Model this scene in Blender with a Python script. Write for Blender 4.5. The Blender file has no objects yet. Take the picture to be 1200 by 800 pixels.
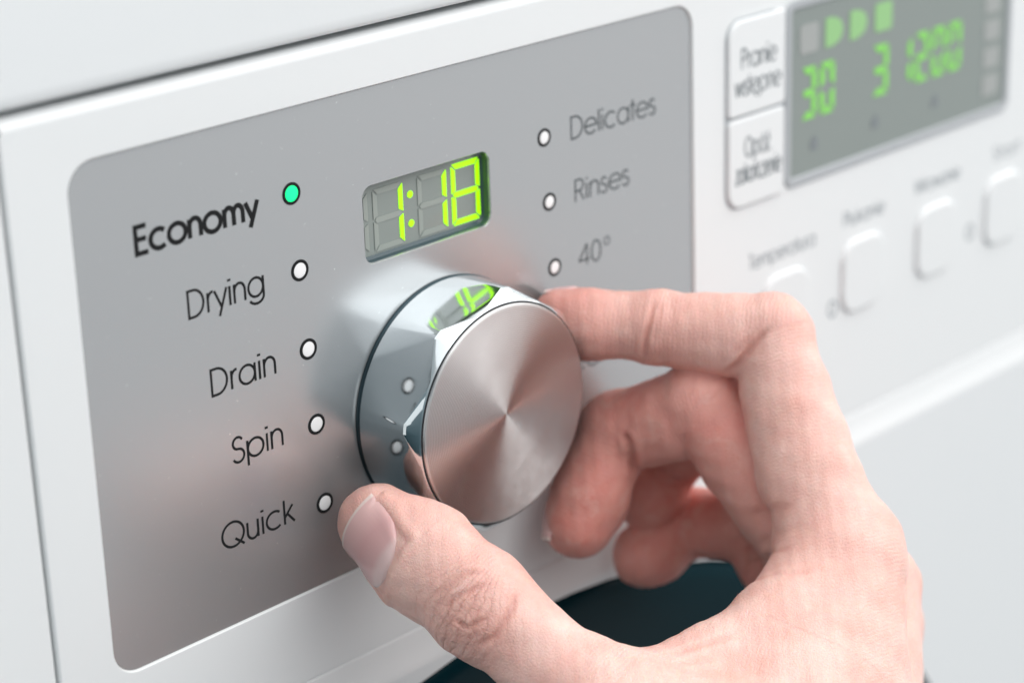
import bpy, bmesh, math
import numpy as np
from mathutils import Vector, Matrix

# ------------------------------------------------------------------ units
# All lengths below are millimetres measured from the knob's centre on the
# silver plate: x right along the machine front, y into the machine, z up.
ZK = 780.0
def W(p): return Vector((p[0] * .001, p[1] * .001, (p[2] + ZK) * .001))

scene = bpy.context.scene
# ------------------------------------------------------------------ camera
cam_d = bpy.data.cameras.new('camera')
cam = bpy.data.objects.new('camera', cam_d)
scene.collection.objects.link(cam)
cam.matrix_world = Matrix(((0.695233, 0.270075, -0.666117, -0.282968), (-0.718089, 0.220210, -0.660194, -0.299107), (-0.031616, 0.937319, 0.347035, 0.943015), (0, 0, 0, 1)))

cam_d.sensor_width = 36.0
cam_d.sensor_fit = 'HORIZONTAL'
cam_d.lens = 78.0
cam_d.clip_start = 0.02
cam_d.clip_end = 50.0
cam_d.dof.use_dof = True
cam_d.dof.focus_distance = 0.412
cam_d.dof.aperture_fstop = 10.3
scene.camera = cam

# ------------------------------------------------------------------ world (a bright room: pale above, dim bluish below)
world = bpy.data.worlds.new('World'); scene.world = world
world.use_nodes = True
wn = world.node_tree; wn.nodes.clear()
wo = wn.nodes.new('ShaderNodeOutputWorld'); wb = wn.nodes.new('ShaderNodeBackground')
tc = wn.nodes.new('ShaderNodeTexCoord'); 
dt = wn.nodes.new('ShaderNodeVectorMath'); dt.operation = 'DOT_PRODUCT'; dt.inputs[1].default_value = (.75, .0, .66)
mr = wn.nodes.new('ShaderNodeMapRange'); mr.inputs[1].default_value = -1; mr.inputs[2].default_value = 1
cr = wn.nodes.new('ShaderNodeValToRGB')
els = cr.color_ramp.elements
els[0].position = 0.0; els[0].color = (.03, .055, .065, 1)
els[1].position = 1.0; els[1].color = (1, 1, 1, 1)
for pos, c in ((.14, (.085, .13, .15, 1)), (.34, (.29, .36, .39, 1)), (.50, (.62, .645, .66, 1)), (.635, (.86, .87, .88, 1)), (.8, (.95, .955, .96, 1))):
    e = els.new(pos); e.color = c
L = wn.links.new
L(tc.outputs['Generated'], dt.inputs[0]); L(dt.outputs['Value'], mr.inputs[0]); L(mr.outputs[0], cr.inputs[0])
L(cr.outputs[0], wb.inputs[0]); L(wb.outputs[0], wo.inputs[0])
wb.inputs[1].default_value = 0.80

# ------------------------------------------------------------------ lamps: key soft box at upper right, fill lamps added at left and top
def area(name, loc, target, size, power, col=(1, 1, 1)):
    d = bpy.data.lights.new(name, 'AREA'); d.shape = 'RECTANGLE'
    d.size, d.size_y = size; d.energy = power; d.color = col
    o = bpy.data.objects.new(name, d); scene.collection.objects.link(o)
    o.location = W(loc)
    o.rotation_euler = (W(target) - W(loc)).to_track_quat('-Z', 'Y').to_euler()
    return o
area('softbox_right', (520, -520, 760), (20, 0, 0), (1.8, 1.5), 13.0, (1, .985, .97))
area('fill_left', (-900, -250, 60), (0, -30, -10), (.6, .6), .8, (1, .99, .98))  # added fill: brightens the thumb's left side and its reflection in the plate
area('fill_top', (-120, -560, 900), (0, 0, 0), (1.3, 1.3), 3.0, (.97, .985, 1))  # unseen lamp added for diffuse fill

scene.view_settings.view_transform = 'Standard'
scene.view_settings.look = 'None'
scene.view_settings.exposure = 0.13
scene.view_settings.gamma = 1.0
scene.view_settings.use_curve_mapping = False
scene.render.engine = 'CYCLES'
scene.cycles.use_denoising = True
scene.cycles.max_bounces = 8
scene.cycles.use_adaptive_sampling = True
scene.cycles.adaptive_threshold = .02
scene.cycles.caustics_reflective = False
scene.cycles.caustics_refractive = False

# ------------------------------------------------------------------ materials
def mat(name, color=(.8, .8, .8), rough=.4, metal=0.0, **kw):
    m = bpy.data.materials.new(name); m.use_nodes = True
    b = m.node_tree.nodes['Principled BSDF']
    b.inputs['Base Color'].default_value = (*color, 1)
    b.inputs['Roughness'].default_value = rough
    b.inputs['Metallic'].default_value = metal
    for k, v in kw.items():
        b.inputs[k.replace('_', ' ')].default_value = v
    return m
def nd(m, t, **kw):
    n = m.node_tree.nodes.new(t)
    for k, v in kw.items(): setattr(n, k, v)
    return n
def bsdf(m): return m.node_tree.nodes['Principled BSDF']
def link(m, a, b): m.node_tree.links.new(a, b)
def noise(m, scale, detail=3, rough=.5, coords='Object', vec=None):
    if vec is None:
        t = nd(m, 'ShaderNodeTexCoord'); vec = t.outputs[coords]
    n = nd(m, 'ShaderNodeTexNoise'); n.inputs['Scale'].default_value = scale
    n.inputs['Detail'].default_value = detail; n.inputs['Roughness'].default_value = rough
    link(m, vec, n.inputs['Vector']); return n
def ramp(m, fac, stops):
    r = nd(m, 'ShaderNodeValToRGB'); e = r.color_ramp.elements
    e[0].position, e[0].color = stops[0][0], (*stops[0][1], 1)
    e[1].position, e[1].color = stops[-1][0], (*stops[-1][1], 1)
    for p, c in stops[1:-1]:
        x = e.new(p); x.color = (*c, 1)
    link(m, fac, r.inputs[0]); return r
def maprange(m, v, a, b, c, d):
    r = nd(m, 'ShaderNodeMapRange')
    for i, x in enumerate((a, b, c, d)): r.inputs[i + 1].default_value = x
    link(m, v, r.inputs[0]); return r
def bump(m, h, strength, dist, prev=None):
    b = nd(m, 'ShaderNodeBump'); b.inputs['Strength'].default_value = strength
    b.inputs['Distance'].default_value = dist; link(m, h, b.inputs['Height'])
    if prev is not None: link(m, prev.outputs[0], b.inputs['Normal'])
    return b

def make_white(name, color, rough):
    m = mat(name, color, rough, 0, Coat_Weight=.25, Coat_Roughness=.12)
    n2 = noise(m, 900, 2); b = bump(m, n2.outputs[0], .05, .0002)
    link(m, b.outputs[0], bsdf(m).inputs['Normal'])
    n3 = noise(m, 260, 6, .7)      # stray dust specks
    c = ramp(m, n3.outputs[0], [(0, color), (.74, color), (.77, tuple(x * .8 for x in color)), (1, tuple(x * .7 for x in color))])
    link(m, c.outputs[0], bsdf(m).inputs['Base Color'])
    return m
M = {}
M['white'] = make_white('white_plastic', (.80, .815, .82), .33)
M['enamel'] = make_white('white_enamel', (.77, .79, .80), .28)
M['gap'] = mat('seam_teal', (.012, .06, .09), .6)  # dark teal, shows through the gaps between panels

m = M['silver'] = mat('satin_silver_plate', (.50, .515, .525), .25, .68)
n2 = noise(m, 2600, 2); b1 = bump(m, n2.outputs[0], .12, .00008)
link(m, b1.outputs[0], bsdf(m).inputs['Normal'])
n3 = noise(m, 700, 4, .75)
c = ramp(m, n3.outputs[0], [(0, (.50, .515, .525)), (.665, (.50, .515, .525)), (.71, (.74, .75, .76)), (1, (.76, .76, .76))])
# settled dust: sparse pale dots of different sizes
tv = nd(m, 'ShaderNodeTexCoord'); vd = nd(m, 'ShaderNodeTexVoronoi'); vd.inputs['Scale'].default_value = 330
link(m, tv.outputs['Object'], vd.inputs['Vector'])
sp = nd(m, 'ShaderNodeSeparateColor'); link(m, vd.outputs['Color'], sp.inputs[0])
rad = maprange(m, sp.outputs[0], .55, 1, 0, .055)
ls = nd(m, 'ShaderNodeMath', operation='LESS_THAN'); link(m, vd.outputs['Distance'], ls.inputs[0]); link(m, rad.outputs[0], ls.inputs[1])
mx = nd(m, 'ShaderNodeMix', data_type='RGBA'); link(m, ls.outputs[0], mx.inputs[0]); link(m, c.outputs[0], mx.inputs[6]); mx.inputs[7].default_value = (.80, .81, .82, 1)
link(m, mx.outputs[2], bsdf(m).inputs['Base Color'])

m = M['chrome'] = mat('chrome', (.72, .77, .79), .06, 1.0)
n1 = noise(m, 120, 5, .65); r1 = maprange(m, n1.outputs[0], .3, 1, .035, .22)
link(m, r1.outputs[0], bsdf(m).inputs['Roughness'])
n2 = noise(m, 220, 3); b1 = bump(m, n2.outputs[0], .04, .0002)
link(m, b1.outputs[0], bsdf(m).inputs['Normal'])
M['collar'] = mat('dark_collar', (.03, .05, .06), .3, .8)
M['black'] = mat('black_rubber', (.012, .016, .02), .45)

# the turned knob cap: concentric lathe grooves
m = M['turned'] = mat('turned_aluminium', (.73, .725, .722), .34, 1.0, Anisotropic=.9, Anisotropic_Rotation=.25)
tan = nd(m, 'ShaderNodeTangent', direction_type='RADIAL', axis='Y')
link(m, tan.outputs[0], bsdf(m).inputs['Tangent'])
t = nd(m, 'ShaderNodeTexCoord')
ln = nd(m, 'ShaderNodeVectorMath', operation='MULTIPLY'); ln.inputs[1].default_value = (1, 0, 1)
link(m, t.outputs['Object'], ln.inputs[0])
le = nd(m, 'ShaderNodeVectorMath', operation='LENGTH'); link(m, ln.outputs[0], le.inputs[0])
mu = nd(m, 'ShaderNodeMath', operation='MULTIPLY'); mu.inputs[1].default_value = 2 * math.pi / .00042
link(m, le.outputs['Value'], mu.inputs[0])
si = nd(m, 'ShaderNodeMath', operation='SINE'); link(m, mu.outputs[0], si.inputs[0])
cx = nd(m, 'ShaderNodeCombineXYZ'); link(m, le.outputs['Value'], cx.inputs[0])
nr = noise(m, 9000, 3, .7, vec=cx.outputs[0])
ad = nd(m, 'ShaderNodeMath', operation='ADD'); link(m, si.outputs[0], ad.inputs[0]); link(m, nr.outputs[0], ad.inputs[1])
b1 = bump(m, ad.outputs[0], .30, .00006)
link(m, b1.outputs[0], bsdf(m).inputs['Normal'])
sm = noise(m, 130, 5, .65)
rr = maprange(m, sm.outputs[0], 0, 1, .22, .46); link(m, rr.outputs[0], bsdf(m).inputs['Roughness'])

M['ink'] = mat('black_print', (.008, .009, .010), .7, Specular_IOR_Level=.25)
M['grey_ink'] = mat('grey_print', (.085, .098, .105), .7, Specular_IOR_Level=.25)
M['soft_ink'] = mat('soft_grey_print', (.21, .235, .25), .5)
M['pale_ink'] = mat('pale_grey_print', (.34, .37, .39), .5)
M['lens_white'] = mat('white_indicator_lens', (.93, .93, .93), .5)
M['lens_green'] = mat('lit_green_indicator_lens', (.0, .8, .25), .3, Emission_Color=(.0, 1, .28, 1), Emission_Strength=.75)
M['lit'] = mat('lit_green_segment', (.2, .6, .0), .4, Emission_Color=(.40, 1, .0, 1), Emission_Strength=1.0)
M['lit_pale'] = mat('lit_pale_green_segment', (.15, .4, .06), .5, Emission_Color=(.27, .80, .17, 1), Emission_Strength=.36)
M['icon_pale'] = mat('lit_pale_green_icon', (.25, .45, .2), .5, Emission_Color=(.32, .70, .26, 1), Emission_Strength=.16)
M['unlit'] = mat('unlit_grey_segment', (.345, .38, .35), .4)
M['icon_off'] = mat('unlit_grey_icon', (.37, .385, .375), .4)
M['lcd'] = mat('grey_display_back', (.265, .30, .28), .22, Coat_Weight=.6, Coat_Roughness=.08)
M['lcd_far'] = mat('grey_green_display_back', (.25, .285, .27), .35)
M['frame'] = mat('grey_display_frame', (.44, .46, .48), .4, .2)
M['recess'] = mat('dark_recess_wall', (.05, .085, .10), .35)
m = M['door'] = mat('dark_glossy_door', (.002, .02, .027), .22, 0, Specular_IOR_Level=.05)

# ------------------------------------------------------------------ mesh helpers
def obj(name, bm_or_mesh, material, parent=None, smooth=None, label=None):
    if isinstance(bm_or_mesh, bmesh.types.BMesh):
        bmesh.ops.recalc_face_normals(bm_or_mesh, faces=bm_or_mesh.faces)
        me = bpy.data.meshes.new(name); bm_or_mesh.to_mesh(me); bm_or_mesh.free()
    else: me = bm_or_mesh
    if material is not None and not me.materials: me.materials.append(material)
    o = bpy.data.objects.new(name, me); scene.collection.objects.link(o)
    if smooth is not None:
        me.polygons.foreach_set('use_smooth', [True] * len(me.polygons))
        if smooth < 180:
            me.set_sharp_from_angle(angle=math.radians(smooth))
        wn_ = o.modifiers.new('weighted_normals', 'WEIGHTED_NORMAL'); wn_.keep_sharp = True; wn_.weight = 100
    if parent is not None:
        o.parent = parent; o.matrix_parent_inverse = Matrix.Identity(4)
    if label: o['label'] = label
    return o
machine = bpy.data.objects.new('washing_machine', None); scene.collection.objects.link(machine)
MB = (23, 300, -ZK)                       # the machine's base
machine.location = W(MB)
machine['label'] = 'white front-loading washing machine with silver control plate, displays and push buttons'
machine['category'] = 'washing machine'

def part(name, bm, material, origin, parent=None, smooth=None, label=None):
    """Mesh given in knob millimetres; its own origin at `origin` (mm), child of the machine or of one of its parts."""
    og = Vector(origin)
    for v in bm.verts: v.co = (v.co - og) * .001
    o = obj(name, bm, material, None, smooth, label)
    par = parent or machine
    o.parent = par; o['_og'] = list(og)
    po = Vector(MB) if par is machine else Vector(par['_og'])
    o.location = (og - po) * .001
    return o

def rrect(x0, x1, z0, z1, r, n=8):
    """rounded rectangle outline, anticlockwise in x,z"""
    pts = []
    for cx_, cz_, a0 in ((x1 - r, z1 - r, 0), (x0 + r, z1 - r, 90), (x0 + r, z0 + r, 180), (x1 - r, z0 + r, 270)):
        for i in range(n + 1):
            a = math.radians(a0 + 90 * i / n); pts.append((cx_ + r * math.cos(a), cz_ + r * math.sin(a)))
    return pts
def rquad(TR, TL, BL, BR, r, n=8):
    """rounded outline through four nearly square corners"""
    P = [Vector(p) for p in (TR, TL, BL, BR)]; pts = []
    for i in range(4):
        p, a, b = P[i], P[i - 1], P[(i + 1) % 4]
        u, v = (a - p).normalized(), (b - p).normalized()
        c = p + (u + v) * r
        for k in range(n + 1):
            t_ = math.radians(90 * k / n)
            q = c - v * r * math.cos(t_) - u * r * math.sin(t_)
            pts.append((q.x, q.y))
    return pts
def loft(bm, loops, close=True, cap0=False, cap1=False):
    """loops: list of lists of 3-D points"""
    vs = [[bm.verts.new(p) for p in lp] for lp in loops]
    n = len(vs[0])
    for a, b in zip(vs, vs[1:]):
        for i in range(n if close else n - 1):
            j = (i + 1) % n; bm.faces.new((a[i], a[j], b[j], b[i]))
    if cap0: bm.faces.new(vs[0])
    if cap1: bm.faces.new(vs[-1])
    return vs
def inset(pts, d):
    """shrink an outline by d (towards its own centre lines)"""
    n = len(pts); out = []
    P = [Vector(p) for p in pts]
    Q = [P[0]]; idx = [0]
    for i in range(n):
        p = P[i]; a = P[i - 1]; b = P[(i + 1) % n]
        k = 1
        while (p - a).length < 1e-6: k += 1; a = P[i - k]
        k = 1
        while (b - p).length < 1e-6: k += 1; b = P[(i + k) % n]
        e1 = (p - a).normalized(); e2 = (b - p).normalized()
        n1 = Vector((-e1.y, e1.x)); n2 = Vector((-e2.y, e2.x))
        m_ = (n1 + n2); m_ = m_ / max(m_.dot(n1), .3)
        out.append((p.x + m_.x * d, p.y + m_.y * d))
    return out
def slab(bm, pts, y0, y1, bev=0.0, steps=3):
    """solid plate between y0 (back) and y1 (front) with a rounded front edge"""
    loops = [[(x, y0, z) for x, z in pts]]
    loops.append([(x, y1 + bev, z) for x, z in pts])
    for k in range(1, steps + 1 if bev else 0):
        a = math.radians(90 * k / steps)
        ip = inset(pts, bev * (1 - math.cos(a)))
        loops.append([(x, y1 + bev * (1 - math.sin(a)), z) for x, z in ip])
    vs = loft(bm, loops)
    bm.faces.new(vs[0]); bm.faces.new(vs[-1])
def box(bm, x0, x1, y0, y1, z0, z1):
    slab(bm, [(x1, z1), (x0, z1), (x0, z0), (x1, z0)], y1, y0)

# ------------------------------------------------------------------ single-line lettering (strokes with width)
def arc(cx, cy, rx, ry, a0, a1, n=18):
    return [(cx + rx * math.cos(math.radians(a0 + (a1 - a0) * i / n)), cy + ry * math.sin(math.radians(a0 + (a1 - a0) * i / n))) for i in range(n + 1)]
XH = .73
def oo(cx=.42, r=.35): return arc(cx, .36, r, .36, 90, 450, 28)
def nn(x0, w): return [(x0, .40)] + arc(x0 + w, .42, w, .30, 180, 0, 14) + [(x0 + 2 * w, 0)]
def esc(x0, x1, y0, y1):
    w = (x1 - x0) / 2; c = (x0 + x1) / 2; h = (y1 - y0); u = h * .235; l = h * .265
    return arc(c, y1 - u, w * .86, u, 25, 270, 14) + arc(c, y0 + l, w, l, 90, -155, 14)[1:]
G = {
 'E': (.60, [[(.53, 1), (.08, 1), (.08, 0), (.55, 0)], [(.08, .53), (.5, .53)]]),
 'c': (.76, [arc(.42, .36, .35, .36, 48, 312, 22)]), 'o': (.84, [oo()]),
 'n': (.66, [[(.1, 0), (.1, .72)], nn(.1, .235)]),
 'm': (1.0, [[(.1, 0), (.1, .72)], nn(.1, .20), nn(.50, .20)]),
 'y': (.60, [[(.03, .72), (.31, .05)], [(.57, .72), (.20, -.28)]]),
 'D': (.84, [[(.1, 0), (.1, 1), (.32, 1)] + arc(.32, .5, .43, .5, 90, -90, 20)[1:] + [(.1, 0)]]),
 'r': (.37, [[(.1, 0), (.1, .72)], [(.1, .40)] + arc(.32, .42, .22, .30, 180, 85, 8)]),
 'i': (.20, [[(.1, 0), (.1, .72)], [(.1, .90), (.1, .99)]]),
 'g': (.86, [oo(.40, .33), [(.74, .72), (.74, .02)] + arc(.41, .0, .33, .27, 0, -155, 14)]),
 'a': (.84, [oo(.40, .33), [(.74, .72), (.74, 0)]]),
 'S': (.60, [esc(.05, .54, 0, 1)]), 's': (.46, [esc(.05, .40, 0, .72)]),
 'p': (.86, [oo(.45, .34), [(.1, .72), (.1, -.28)]]),
 'Q': (1.02, [arc(.5, .5, .46, .5, 90, 450, 32), [(.58, .30), (.95, -.04)]]),
 'u': (.66, [[(.1, .72), (.1, .30)] + arc(.325, .28, .225, .28, 180, 360, 14) + [(.55, .30), (.55, .72)], [(.55, .28), (.55, 0)]]),
 'k': (.54, [[(.1, 0), (.1, 1)], [(.1, .27), (.47, .72)], [(.22, .42), (.53, 0)]]),
 'e': (.80, [[(.06, .37), (.75, .37)] + arc(.41, .36, .345, .36, 2, 318, 24)[1:]]),
 'l': (.20, [[(.1, 0), (.1, 1)]]), 't': (.34, [[(.16, .98), (.16, 0)], [(0, .72), (.32, .72)]]),
 'R': (.64, [[(.1, 0), (.1, 1), (.33, 1)] + arc(.33, .745, .22, .255, 90, -90, 12)[1:] + [(.1, .49)], [(.34, .49), (.57, 0)]]),
 'P': (.62, [[(.1, 0), (.1, 1), (.33, 1)] + arc(.33, .745, .22, .255, 90, -90, 12)[1:] + [(.1, .49)]]),
 '4': (.66, [[(.47, 0), (.47, 1), (.02, .25), (.62, .25)]]),
 '0': (.62, [arc(.31, .5, .25, .5, 90, 450, 28)]),
 '5': (.6, [[(.5, 1), (.18, 1), (.1, .55)] + arc(.27, .33, .24, .33, 125, -150, 14)]),
 'w': (.84, [[(.03, .72), (.22, 0), (.42, .70), (.62, 0), (.81, .72)]]),
 'O': (1.0, [arc(.5, .5, .45, .5, 90, 450, 32)]),
 'z': (.48, [[(.06, .72), (.43, .72), (.05, 0), (.45, 0)]]),
 'T': (.52, [[(.26, 0), (.26, 1)], [(.02, 1), (.5, 1)]]),
 'W': (1.06, [[(.03, 1), (.28, 0), (.53, .98), (.78, 0), (1.03, 1)]]),
 'j': (.20, [[(.1, .72), (.1, -.28)]]), 'd': (.84, [oo(.40, .33), [(.74, 1), (.74, 0)]]),
 '.': (.2, [[(.1, 0), (.1, .07)]]), ' ': (.3, []), 'J': (.5, [[(.4, 1), (.4, .25)] + arc(.22, .25, .18, .25, 0, -170, 10)]),
}
G['\u0142'] = (.22, G['l'][1] + [[(-.02, .40), (.22, .62)]])
G['\u0119'] = (.80, G['e'][1] + [[(.52, .0), (.44, -.14), (.58, -.2)]])
G['\u00f3'] = (.84, G['o'][1] + [[(.40, .82), (.54, .98)]])
G['\u017a'] = (.48, G['z'][1] + [[(.22, .82), (.34, .98)]])
G['\u0144'] = (.66, G['n'][1] + [[(.30, .82), (.44, .98)]])
def ribbon(bm, pts, w, y):
    P = [Vector(p) for p in pts]
    for i in range(1, len(P) - 1):          # break the stroke where it doubles back
        if (P[i] - P[i - 1]).normalized().dot((P[i + 1] - P[i]).normalized()) < -.3:
            ribbon(bm, pts[:i + 1], w, y); ribbon(bm, pts[i:], w, y - .004); return
    closed = (P[0] - P[-1]).length < 1e-5
    if closed: P = P[:-1]
    n = len(P); a_, b_ = [], []
    for i in range(n):
        p = P[i]
        e1 = (p - P[i - 1]) if (i > 0 or closed) else (P[1] - p)
        e2 = (P[(i + 1) % n] - p) if (i < n - 1 or closed) else e1
        e1 = e1.normalized(); e2 = e2.normalized()
        n1 = Vector((-e1.y, e1.x)); n2 = Vector((-e2.y, e2.x)); m_ = n1 + n2
        m_ = m_ / max(m_.dot(n1), .45)
        a_.append(bm.verts.new((p.x + m_.x * w / 2, y, p.y + m_.y * w / 2)))
        b_.append(bm.verts.new((p.x - m_.x * w / 2, y, p.y - m_.y * w / 2)))
    for i in range(n if closed else n - 1):
        j = (i + 1) % n; bm.faces.new((a_[i], b_[i], b_[j], a_[j]))
def lettering(text, x0, x1, zb, cap, material, parent, y, weight=.085, name='lettering', label=None, rise=0.0):
    adv = sum(G[c][0] for c in text)
    kx = (x1 - x0) / (adv - .12)
    bm = bmesh.new(); pen = -.06; k = 0
    for ch in text:
        wd, strokes = G[ch]
        for s in strokes:
            pts = [(x0 + (pen + px) * kx, zb + pz * cap) for px, pz in s]
            lw = weight * cap * (1.5 if (len(s) == 2 and abs(s[0][1] - s[1][1]) < .1 and s[0][0] == s[1][0]) else 1)
            ribbon(bm, pts, lw, y - .012 * (k % 3)); k += 1
        pen += wd
    return part(name, bm, material, (x0, y, zb), parent, label=label)

# ================================================================== THE WASHING MACHINE
FY = -0.5                                   # the white fascia stands this far in front of the silver plate
XL, XR = -96.2, 323.0
PLATE = rquad((76.2, 66.2), (-84.4, 66.4), (-84.9, -29.0), (77.0, -28.6), 5.6, 10)

def fill(bm, outer, holes, y):
    """flat face at depth y with holes; returns the vertex loops"""
    loops, edges = [], []
    for lp in [outer] + holes:
        vs = [bm.verts.new((x, y, z)) for x, z in lp]; loops.append(vs)
        edges += [bm.edges.new((vs[i], vs[(i + 1) % len(vs)])) for i in range(len(vs))]
    bmesh.ops.triangle_fill(bm, use_beauty=True, edges=edges)
    return loops

# ---- fascia: flat front with the opening for the plate, rounded top edge, moulded lip along the bottom
bm = bmesh.new()
ZT, ZB = 73.8, -46.8
outer = [(XR, ZT), (XL + .6, ZT), (XL + .6, ZB), (XR, ZB)]
loops = fill(bm, outer, [PLATE], FY)
hole = loops[1]; h2 = inset(PLATE, .35)
prev = hole
for d, y in ((.12, FY + .05), (.28, FY + .25), (.35, FY + .55), (.35, 2.5)):
    q = inset(PLATE, d); nxt = [bm.verts.new((x, y, z)) for x, z in q]
    for i in range(len(prev)):
        j = (i + 1) % len(prev); bm.faces.new((prev[i], prev[j], nxt[j], nxt[i]))
    prev = nxt
def strip(bm, prof, x0, x1):
    a = [bm.verts.new((x0, y, z)) for y, z in prof]; b = [bm.verts.new((x1, y, z)) for y, z in prof]
    for i in range(len(a) - 1): bm.faces.new((a[i], b[i], b[i + 1], a[i + 1]))
top = [(FY, ZT)] + [(FY + 2.4 * (1 - math.cos(math.radians(a))), ZT + 2.3 * math.sin(math.radians(a))) for a in range(10, 91, 10)] + [(24, ZT + 2.3)]
strip(bm, top, XL + .6, XR)
bm.faces.new([bm.verts.new((XL + .6, y, z)) for y, z in top + [(24, ZT)]])
# below a fine crease the front swells forward into the body
lip = [(FY, ZB), (FY + .1, ZB - .25), (FY + .45, ZB - .45), (FY + .45, ZB - .7), (FY + .1, ZB - .95), (FY - .05, ZB - 1.5), (FY - .2, ZB - 3.0), (FY - .5, ZB - 4.6),
       (FY - .9, ZB - 6.0), (FY - 1.25, ZB - 7.0), (FY - 1.5, ZB - 7.8), (FY - 1.6, ZB - 8.6)]
strip(bm, lip, XL + .6, XR)
side = [(FY, XL + .6), (FY + .1, XL + .3), (FY + .3, XL + .1), (FY + .6, XL), (24, XL)]
a = [bm.verts.new((x, y, ZT + (1.5 if x == XL else 0))) for y, x in side]; b = [bm.verts.new((x, y, ZB)) for y, x in side]
for i in range(len(a) - 1): bm.faces.new((a[i], a[i + 1], b[i + 1], b[i]))
bmesh.ops.remove_doubles(bm, verts=bm.verts, dist=.001)
part('fascia', bm, M['white'], (0, 0, 0), smooth=32)

# ---- the detergent drawer front left of the seam
bm = bmesh.new()
slab(bm, rrect(-270, XL - .6, -46.5, 75.4, .8, 3), 24, FY + .1, .6)
part('drawer_front', bm, M['white'], (-180, 0, 0), smooth=40, label='white drawer front left of the upright seam')
# ---- worktop with a rounded lower edge
bm = bmesh.new()
prof = [(300, 77.3), (.6, 77.3), (-.2, 77.45), (-.7, 77.8), (-1.0, 78.4), (-1.2, 80), (-1.2, 100), (-.8, 106), (.8, 110), (4, 112), (300, 112)]
va = [bm.verts.new((-277, y, z)) for y, z in prof]; vb = [bm.verts.new((323, y, z)) for y, z in prof]
for i in range(len(prof)):
    j = (i + 1) % len(prof); bm.faces.new((va[i], vb[i], vb[j], va[j]))
bm.faces.new(va); bm.faces.new(vb)
part('worktop', bm, M['enamel'], (23, 150, 78), smooth=30)
# ---- cabinet behind everything, and the dark seam backing
bm = bmesh.new()
ring = [(20.5 + 184 * math.cos(a), -239.6 + 184 * math.sin(a)) for a in np.linspace(0, 2 * math.pi, 97)[:-1]]
lp = fill(bm, [(323, ZB - 8.55), (-277, ZB - 8.55), (-277, -ZK + 15), (323, -ZK + 15)], [ring], FY - 1.6)
r2 = [bm.verts.new((x, 40, z)) for x, z in ring]
for i in range(96):
    j = (i + 1) % 96; bm.faces.new((lp[1][i], lp[1][j], r2[j], r2[i]))
bk = [bm.verts.new((v.co.x, 560, v.co.z)) for v in lp[0]]
for i in range(4):
    j = (i + 1) % 4; bm.faces.new((lp[0][i], lp[0][j], bk[j], bk[i]))
bm.faces.new(bk)
part('cabinet', bm, M['enamel'], (23, 280, -400), smooth=30)
bm = bmesh.new(); box(bm, -276, 322, 14, 299, -57, 77.2)
part('seam_backing', bm, M['gap'], (23, 150, 10))
for x in (-240, 286):
    bm = bmesh.new(); slab(bm, [(x + 18 * math.cos(a), -ZK + 0 + 9 + 9 * math.sin(a)) for a in np.linspace(0, 2 * math.pi, 25)[:-1]], 100, 60)
    part('foot', bm, M['black'], (x, 80, -ZK))

# ---- the dark glossy door
def turned(bm, cx_, cz_, prof, n=96, cap=True):
    loops = [[(cx_ + r * math.cos(t_), y, cz_ + r * math.sin(t_)) for t_ in np.linspace(0, 2 * math.pi, n + 1)[:-1]] for r, y in prof]
    vs = loft(bm, loops)
    if cap: bm.faces.new(vs[-1])
bm = bmesh.new()
turned(bm, 20.5, -239.6, [(183.8, 8), (183.8, .4), (183.2, -1.1), (181.6, -1.9), (179, -2.1), (172, -1.1), (162, 2), (150, 6), (140, 8), (134, 7.6), (130, 9), (128, 14), (128, 28)], cap=False)
door = part('door', bm, M['door'], (20.5, 3, -239.6), smooth=60, label='dark glossy round door below the control strip')
bm = bmesh.new()
turned(bm, 20.5, -239.6, [(127.5, 20), (123, 15), (110, 24), (90, 38), (60, 48), (25, 52), (1, 52.5)])
part('door_glass', bm, M['door'], (20.5, 33, -239.6), door, smooth=60)

# ---- silver control plate with an opening for the clock
WIN = rrect(-19.6, 14.2, 31.9, 47.3, 2.3, 6)
bm = bmesh.new()
lp = fill(bm, inset(PLATE, .40), [WIN], 0.0)
prev = lp[1]
for y, d in ((.12, .10), (.45, .16)):
    q = inset(WIN, d); nxt = [bm.verts.new((x, y, z)) for x, z in q]
    for i in range(len(prev)):
        j = (i + 1) % len(prev); bm.faces.new((prev[i], prev[j], nxt[j], nxt[i]))
    prev = nxt
plate = part('control_plate', bm, M['silver'], (0, 0, 0), smooth=30, label='satin silver control plate')

for word, x0, x1, zb, cap, ink, wgt in (
        ('Economy', -71.4, -44.6, 47.55, 4.75, 'ink', .19), ('Drying', -61.7, -44.2, 33.2, 4.95, 'ink', .10), ('Drain', -58.1, -43.0, 17.4, 4.95, 'ink', .10),
        ('Spin', -54.4, -42.5, 3.0, 4.9, 'ink', .10), ('Quick', -58.3, -41.4, -13.0, 4.9, 'ink', .10),
        ('Delicates', 37.8, 64.1, 44.2, 4.55, 'grey_ink', .095), ('Rinses', 38.6, 55.4, 30.7, 4.55, 'grey_ink', .095), ('40', 39.7, 46.2, 16.45, 4.5, 'grey_ink', .095),
        ('Jeans', 34.6, 51.0, -6.5, 4.5, 'grey_ink', .095)):
    lettering(word, x0, x1, zb, cap, M[ink], plate, -.03, wgt, label='printed word ' + word)
bm = bmesh.new(); ribbon(bm, [(48.2 + .85 * math.cos(t_), 20.0 + .85 * math.sin(t_)) for t_ in np.linspace(0, 2 * math.pi, 25)], .30, -.03)
part('degree_mark', bm, M['grey_ink'], (48.2, 0, 20), plate)

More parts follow.
